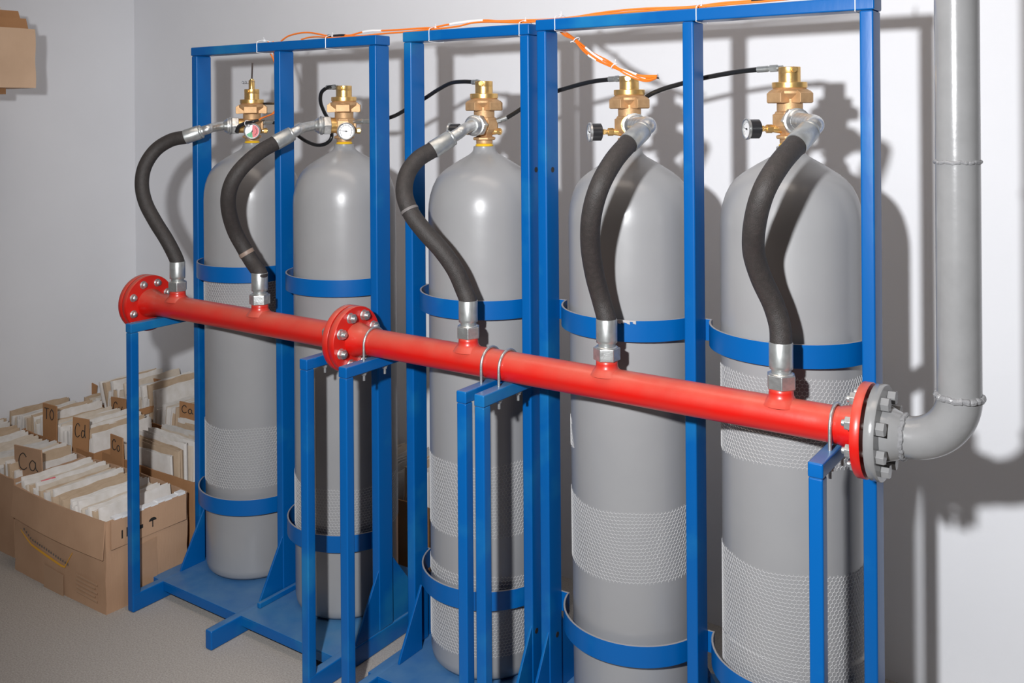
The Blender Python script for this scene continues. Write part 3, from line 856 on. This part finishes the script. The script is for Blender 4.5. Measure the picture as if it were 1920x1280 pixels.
LET = {'C': [[(.9, .8), (.6, 1), (.25, .85), (.08, .5), (.2, .12), (.55, 0), (.9, .15)]],
       'a': [[(.8, .55), (.5, .68), (.2, .45), (.25, .12), (.55, .05), (.8, .3), (.82, .6)], [(.82, .6), (.84, .2), (1.05, .05)]],
       'd': [[(.75, .45), (.4, .55), (.15, .3), (.3, .02), (.6, .08), (.78, .4)], [(.8, 1), (.78, .3), (.9, 0)]],
       'o': [[(.5, .6), (.2, .45), (.2, .15), (.5, 0), (.8, .2), (.75, .5), (.5, .6)]],
       'y': [[(.15, .6), (.3, .3), (.5, .25)], [(.85, .65), (.6, .2), (.4, -.25)]],
       'T': [[(.0, 1), (.9, 1)], [(.45, 1), (.42, 0)]],
       'O': [[(.5, 1), (.15, .7), (.12, .3), (.5, 0), (.85, .3), (.85, .7), (.5, 1)]],
       'i': [[(.4, .6), (.4, 0)], [(.4, .85), (.42, .9)]],
       'N': [[(.1, 0), (.1, 1), (.8, 0), (.85, 1)]]}


def divider(word, bl, w_, h_, yaw, roll, label, m=M_card2, lh=.5):
    T = thing('cardboard_divider', label, 'divider card', tuple(bl), 'cardboard divider cards')
    T.rotation_euler = (0, roll, yaw)
    b = MB().prism([(0, 0, -.12), (w_, 0, -.12), (w_ * 1.01, 0, h_ * .97), (w_ * .02, 0, h_ * 1.0)], (0, .004, 0))
    build('card', b, m, T, local=True, smooth=False)
    ink = MB(); cw = w_ * .34; x = w_ * .16
    for ch_ in word:
        hh = h_ * lh * (1 if ch_.isupper() else .95)
        for st in LET[ch_]:
            pts = [Vector((x + p[0] * cw, -.0006, h_ * .30 + p[1] * hh)) for p in st]
            ink.tube(spline(pts, 5) if len(pts) > 2 else pts, .0014, 6)
        x += cw * 1.05
    build('handwriting', ink, M_ink, T, local=True)
    return T


XC = [(-3.30, -2.865), (-2.82, -2.36)]
# front carton
BX0, BX1, BY0, BY1, BH = -2.793, -2.335, 1.468, 1.722, .245
T = carton('worn brown carton at the front with a curved orange stripe printed on it', BX0, BX1, BY0, BY1, BH, bulge=.007)
fc = []
d = MB()
def onfront(x, z): return (x, BY0 - .0085 , z)
def decal(name, pts, m, th=.0008):  # polygon on the front face (-y)
    b = MB().prism([(p[0] - (BX0 + BX1) / 2, -.001 + (BY0 - .0078) - (BY0 + BY1) / 2, p[1]) for p in pts], (0, .0006, 0)); build(name, b, m, T, local=True, smooth=False)
def decalx(name, pts, m):          # polygon on the right face (+x); pts (y,z)
    b = MB().prism([((BX1 - BX0) / 2 + .0078, p[0] - (BY0 + BY1) / 2, p[1]) for p in pts], (-.0006, 0, 0)); build(name, b, m, T, local=True, smooth=False)
# folded-down outer flap of the front carton, standing proud
fl = MB(); nx = 12
vs = []
for i in range(nx + 1):
    s = i / nx; x = BX0 + (BX1 - BX0) * s
    e = .010 * sin(pi * s)
    vs += [(x, BY0 - .003 - e, BH + .002), (x, BY0 - .011 - e, BH - .085 - .012 * s), (x, BY0 - .008 - e, BH - .085 - .012 * s), (x, BY0 + .001 - e, BH + .001)]
fs = []
for i in range(nx):
    for e in range(4): fs.append((i * 4 + e, i * 4 + (e + 1) % 4, (i + 1) * 4 + (e + 1) % 4, (i + 1) * 4 + e))
fs += [(0, 3, 2, 1), (nx * 4, nx * 4 + 1, nx * 4 + 2, nx * 4 + 3)]
fl.add(vs, fs); build('folded_flap', fl, M_card, T, smooth=False)
fl = MB().box((BX1 + .006, BY0 + .01, BH - .075), (BX1 + .010, BY1 - .01, BH + .001)); build('folded_flap', fl, M_card, T, smooth=False)
# smile stripe
pts = []
xa, xb, zs = BX0 + .050, BX0 + .315, .132
for i in range(15):
    s = i / 14; pts.append((xa + (xb - xa) * s, zs - .020 * min(1, s * 5) - .034 * s + .055 * max(0, s - .85) / .15))
bot = [(p[0], p[1] - .003 - .004 * sin(pi * i / 14)) for i, p in enumerate(pts)]
for i in range(14): decal('orange_stripe', [pts[i], bot[i], bot[i + 1], pts[i + 1]], M_smile) if False else None
sm = MB()
for i in range(14):
    sm.prism([(p[0] - (BX0 + BX1) / 2, (BY0 - .0092) - (BY0 + BY1) / 2, p[1]) for p in (pts[i], bot[i], bot[i + 1], pts[i + 1])], (0, .0006, 0))
build('orange_stripe', sm, M_smile, T, local=True, smooth=False)
ln = MB()
for i in range(20):
    x = xa + .015 + (xb - xa - .03) * i / 20; s = (x - xa) / (xb - xa); z = zs - .020 * min(1, s * 5) - .034 * s + .010
    ln.prism([(x - (BX0 + BX1) / 2, (BY0 - .0092) - (BY0 + BY1) / 2, z), (x + .006 - (BX0 + BX1) / 2, (BY0 - .0092) - (BY0 + BY1) / 2, z - .001), (x + .006 - (BX0 + BX1) / 2, (BY0 - .0092) - (BY0 + BY1) / 2, z + .006), (x - (BX0 + BX1) / 2, (BY0 - .0092) - (BY0 + BY1) / 2, z + .005)], (0, .0006, 0))
build('printed_line', ln, M_print, T, local=True, smooth=False)
decal('tape_patch', [(BX0 + .17, .0), (BX0 + .27, .0), (BX0 + .27, .058), (BX0 + .17, .064)], M_tape2)
for q in range(5):
    decal('printed_text', [(BX0 + .33, .075 - .011 * q), (BX0 + .43 - .01 * (q % 2), .072 - .011 * q), (BX0 + .43 - .01 * (q % 2), .077 - .011 * q), (BX0 + .33, .080 - .011 * q)], M_tape2)
decalx('tape_patch', [(BY0 + .07, .0), (BY0 + .15, .0), (BY0 + .15, .155), (BY0 + .07, .15)], M_tape2)
b = MB(); xx = (BX1 - BX0) / 2 + .0105; yc = BY0 + .135 - (BY0 + BY1) / 2
b.prism([(xx, yc + .012 * cos(a), .205 + .009 * sin(a)) for a in [pi * k / 8 for k in range(9)]], (-.0008, 0, 0)); b.box((xx, yc - .0015, .188), (xx - .0008, yc + .0015, .206))
build('printed_umbrella_mark', b, M_ink, T, local=True, smooth=False)
for (ya, yb, za, zb_) in ((-.08, -.076, .190, .215), (-.095, -.091, .190, .212), (-.055, -.030, .196, .206)):
    build('printed_mark', MB().box((xx, yc + ya, za), (xx - .0008, yc + yb, zb_)), M_ink, T, local=True, smooth=False)
wf = MB()
for k in range(10):
    y = BY0 + .02 + .022 * k
    wf.box((BX1 - .010, y, BH + .001 - .002 * (k % 2)), (BX1 + .011, y + .0225, BH + .0065 - .0015 * (k % 3)))
build('white_film_strip', wf, M_white, T)
folders(BX0 + .012, BX1 - .006, BY0 + .008, BY1 - .008, .010, 'worn pale paper folder standing in the front carton with the orange stripe', 'paper folders in the front carton', 'y', tilt=-.17, zj=.020, dens=.80, xs=.78)
pk = MB().box((-.020, -.004, 0), (.020, .004, .0012)); o = build('pink_marker_strip', pk, M_pink, None, local=True); o.location = (BX0 + .075, BY0 + .06, .2585); o.rotation_euler = (0, 0, pi / 2 - .1)
tag(o, 'small pink strip lying on the folders of the front carton', 'paper strip')

# the other cartons
specs = [
    ('brown carton left of the orange-striped one, holding the Ca card', XC[0][0], XC[0][1], 1.505, 1.735, .235, 'y', -.06, .0, 'the carton left of the front carton'),
    ('brown carton right behind the front carton, beside the blue rack', XC[1][0], XC[1][1], 1.762, 2.015, .25, 'x', .0, .055, 'the carton right behind the front carton'),
    ('brown carton in the middle row, holding the Cd card', XC[0][0], XC[0][1], 1.762, 2.015, .235, 'y', -.10, .025, 'the middle-row carton with the Cd card'),
    ('brown carton in the back row against the wall, beside the rack', XC[1][0], XC[1][1], 2.045, 2.295, .27, 'x', .0, .05, 'the back-row carton beside the rack'),
    ('brown carton in the back row near the corner, holding the Cy card', XC[0][0], XC[0][1], 2.045, 2.295, .24, 'y', .12, .045, 'the back-row carton with the Cy card'),
]
for (lab, x0, x1, y0, y1, h, al, tl, lf, gl) in specs:
    carton(lab, x0, x1, y0, y1, h, bulge=.003, m=M_card if 'Ca' in lab else M_card2)
    folders(x0 + .008, x1 - .006, y0 + .008, y1 - .008, .006, 'worn pale paper folder standing in ' + gl, 'paper folders in ' + gl, al, tilt=tl, lift=lf, zj=.03, dens=.92)
for (y0, y1, nm, lf) in ((1.50, 1.745, 'first', .02), (1.77, 2.02, 'second', .01), (2.05, 2.29, 'last', 0)):
    lab = {'first': 'narrow carton against the left wall, nearest the camera', 'second': 'narrow carton against the left wall, middle of the three', 'last': 'narrow carton in the corner of the two walls'}[nm]
    carton(lab, XL + .006, XC[0][0] - .008, y0, y1, .22, m=M_card2, bulge=.001)
    g = lab
    folders(XL + .010, XC[0][0] - .014, y0 + .008, y1 - .008, .006, 'pale paper folder standing in the ' + g, 'paper folders in the ' + g, 'y', tilt=.03, lift=lf, zj=.02, dens=1.2)
carton('brown carton on the floor behind the racks, against the wall', -2.16, -1.72, 2.08, 2.305, .21, m=M_card2, bulge=.002)
folders(-2.15, -1.73, 2.09, 2.295, .006, 'paper folder standing in the carton behind the racks', 'paper folders in the carton behind the racks', 'y', tilt=.05, lift=.03, zj=.03, dens=1.4)

# heap of leaning folders against the back wall near the corner
for k in range(10):
    me, th = FM[(k * 3) % 7]
    o = bpy.data.objects.new('paper_folder', me); C.objects.link(o)
    o.location = (-3.26 + .034 * k, 2.18, .10 + .006 * (k % 3)); o.rotation_euler = (.02 * (k % 2), -.30 + .02 * k, .02 * (k % 3)); o.scale = (1.6, .95, 1.05 if k > 3 else .98)
    tag(o, 'pale paper folder standing high in the heap in the back corner', 'folder', 'folders heaped high in the back corner')
b = MB().prism([(-.05, 0, 0), (.05, 0, 0), (.062, .004, .10), (-.02, .004, .085)], (0, .004, 0)); o = build('brown_card', b, M_card2, None, smooth=False)
o.location = at(283, 752, 2.16); o.rotation_euler = (.1, .25, .3); tag(o, 'plain brown card leaning up from the heap in the back corner', 'card')

divider('Ca', at(28, 895, 1.545), .135, .100, .08, -.06, 'brown card lettered Ca standing left of the front carton', m=M_card)
divider('Cd', at(135, 833, 1.755), .062, .090, .35, .03, 'brown card lettered Cd in the middle-row carton')
divider('Co', at(207, 852, 1.752), .070, .065, -.05, -.02, 'brown card lettered Co just above the front carton')
divider('TO', at(80, 795, 1.758), .072, .072, .1, .0, 'brown card lettered TO standing near the left wall')
divider('Cy', at(209, 785, 2.035), .075, .080, .12, -.05, 'brown card lettered Cy beside the thin blue stand')
divider('i', at(158, 752, 2.12), .060, .085, .1, .18, 'brown leaning card near the wall corner with a faint letter')
divider('o', at(-12, 842, 1.72), .050, .085, .2, .0, 'brown card cut off by the left edge of the photo')
divider('Ca', at(336, 780, 1.99), .075, .05, .1, .0, 'brown card lettered Ca seen through the blue rack')
# cardboard slat lying over the back cartons
p0, p1 = at(262, 768, 2.02), at(349, 742, 2.20)
b = MB(); dd = (p1 - p0); nn = Vector((-dd.y, dd.x, 0)).normalized()
b.prism([p0, p1, p1 + Vector((0, 0, -.022)), p0 + Vector((0, 0, -.022))], nn * .006)
o = build('cardboard_strip', b, M_card2, None, smooth=False); tag(o, 'long brown cardboard strip lying across the back cartons', 'cardboard strip')

# carton on a shelf at the upper left
M_card3 = mat('pale_cardboard', (.68, .48, .33), .85, noise=(6, (.58, .40, .27), .35, .7), bump=(40, .2, (8, 8, .6)), spec=.15)
T = carton('open brown carton up on the shelf at the left wall', -3.17, -3.0, 1.16, 1.655, .188, m=M_card3, z=EYE + .086, bulge=.003)
zt = EYE + .086 + .188
b = MB().prism([(-3.055, 1.16, zt - .01), (-3.055, 1.648, zt - .01), (-3.06, 1.632, zt + .060), (-3.06, 1.16, zt + .060)], (-.004, 0, 0))
b.prism([(-3.025, 1.16, zt - .01), (-3.025, 1.648, zt - .01), (-3.028, 1.640, zt + .034), (-3.028, 1.16, zt + .034)], (-.004, 0, 0))
build('open_flap', b, M_card2, T, smooth=False)
T = thing('wall_shelf', 'dark shelf edge under the carton at the upper left', 'shelf', (XL, 1.1, EYE + .07))
build('shelf_board', MB().box((XL, .70, EYE + .066), (-3.03, 1.575, EYE + .0855)), M_card2, T)
build('shelf_bracket', MB().prism([(XL, 1.0, EYE + .066), (-3.15, 1.0, EYE + .066), (XL, 1.0, EYE - .10)], (0, .02, 0)), M_steel, T)
b = MB().box((-3.15, 1.30, EYE + .095), (-3.08, 1.588, EYE + .345)); o = build('white_paper', b, M_paper[0], None)
tag(o, 'white paper just showing over the shelf carton', 'paper')

# added out-of-frame panel above the fill light, no such fixture is seen
T = thing('added_fill_panel', 'added flat panel for the unseen fill light above the racks', 'ceiling light', (-1.0, 1.25, H))
build('fill_panel_box', MB().box((-2.25, .93, H - .03), (.25, 1.57, H - .001)), M_fillpanel, T)
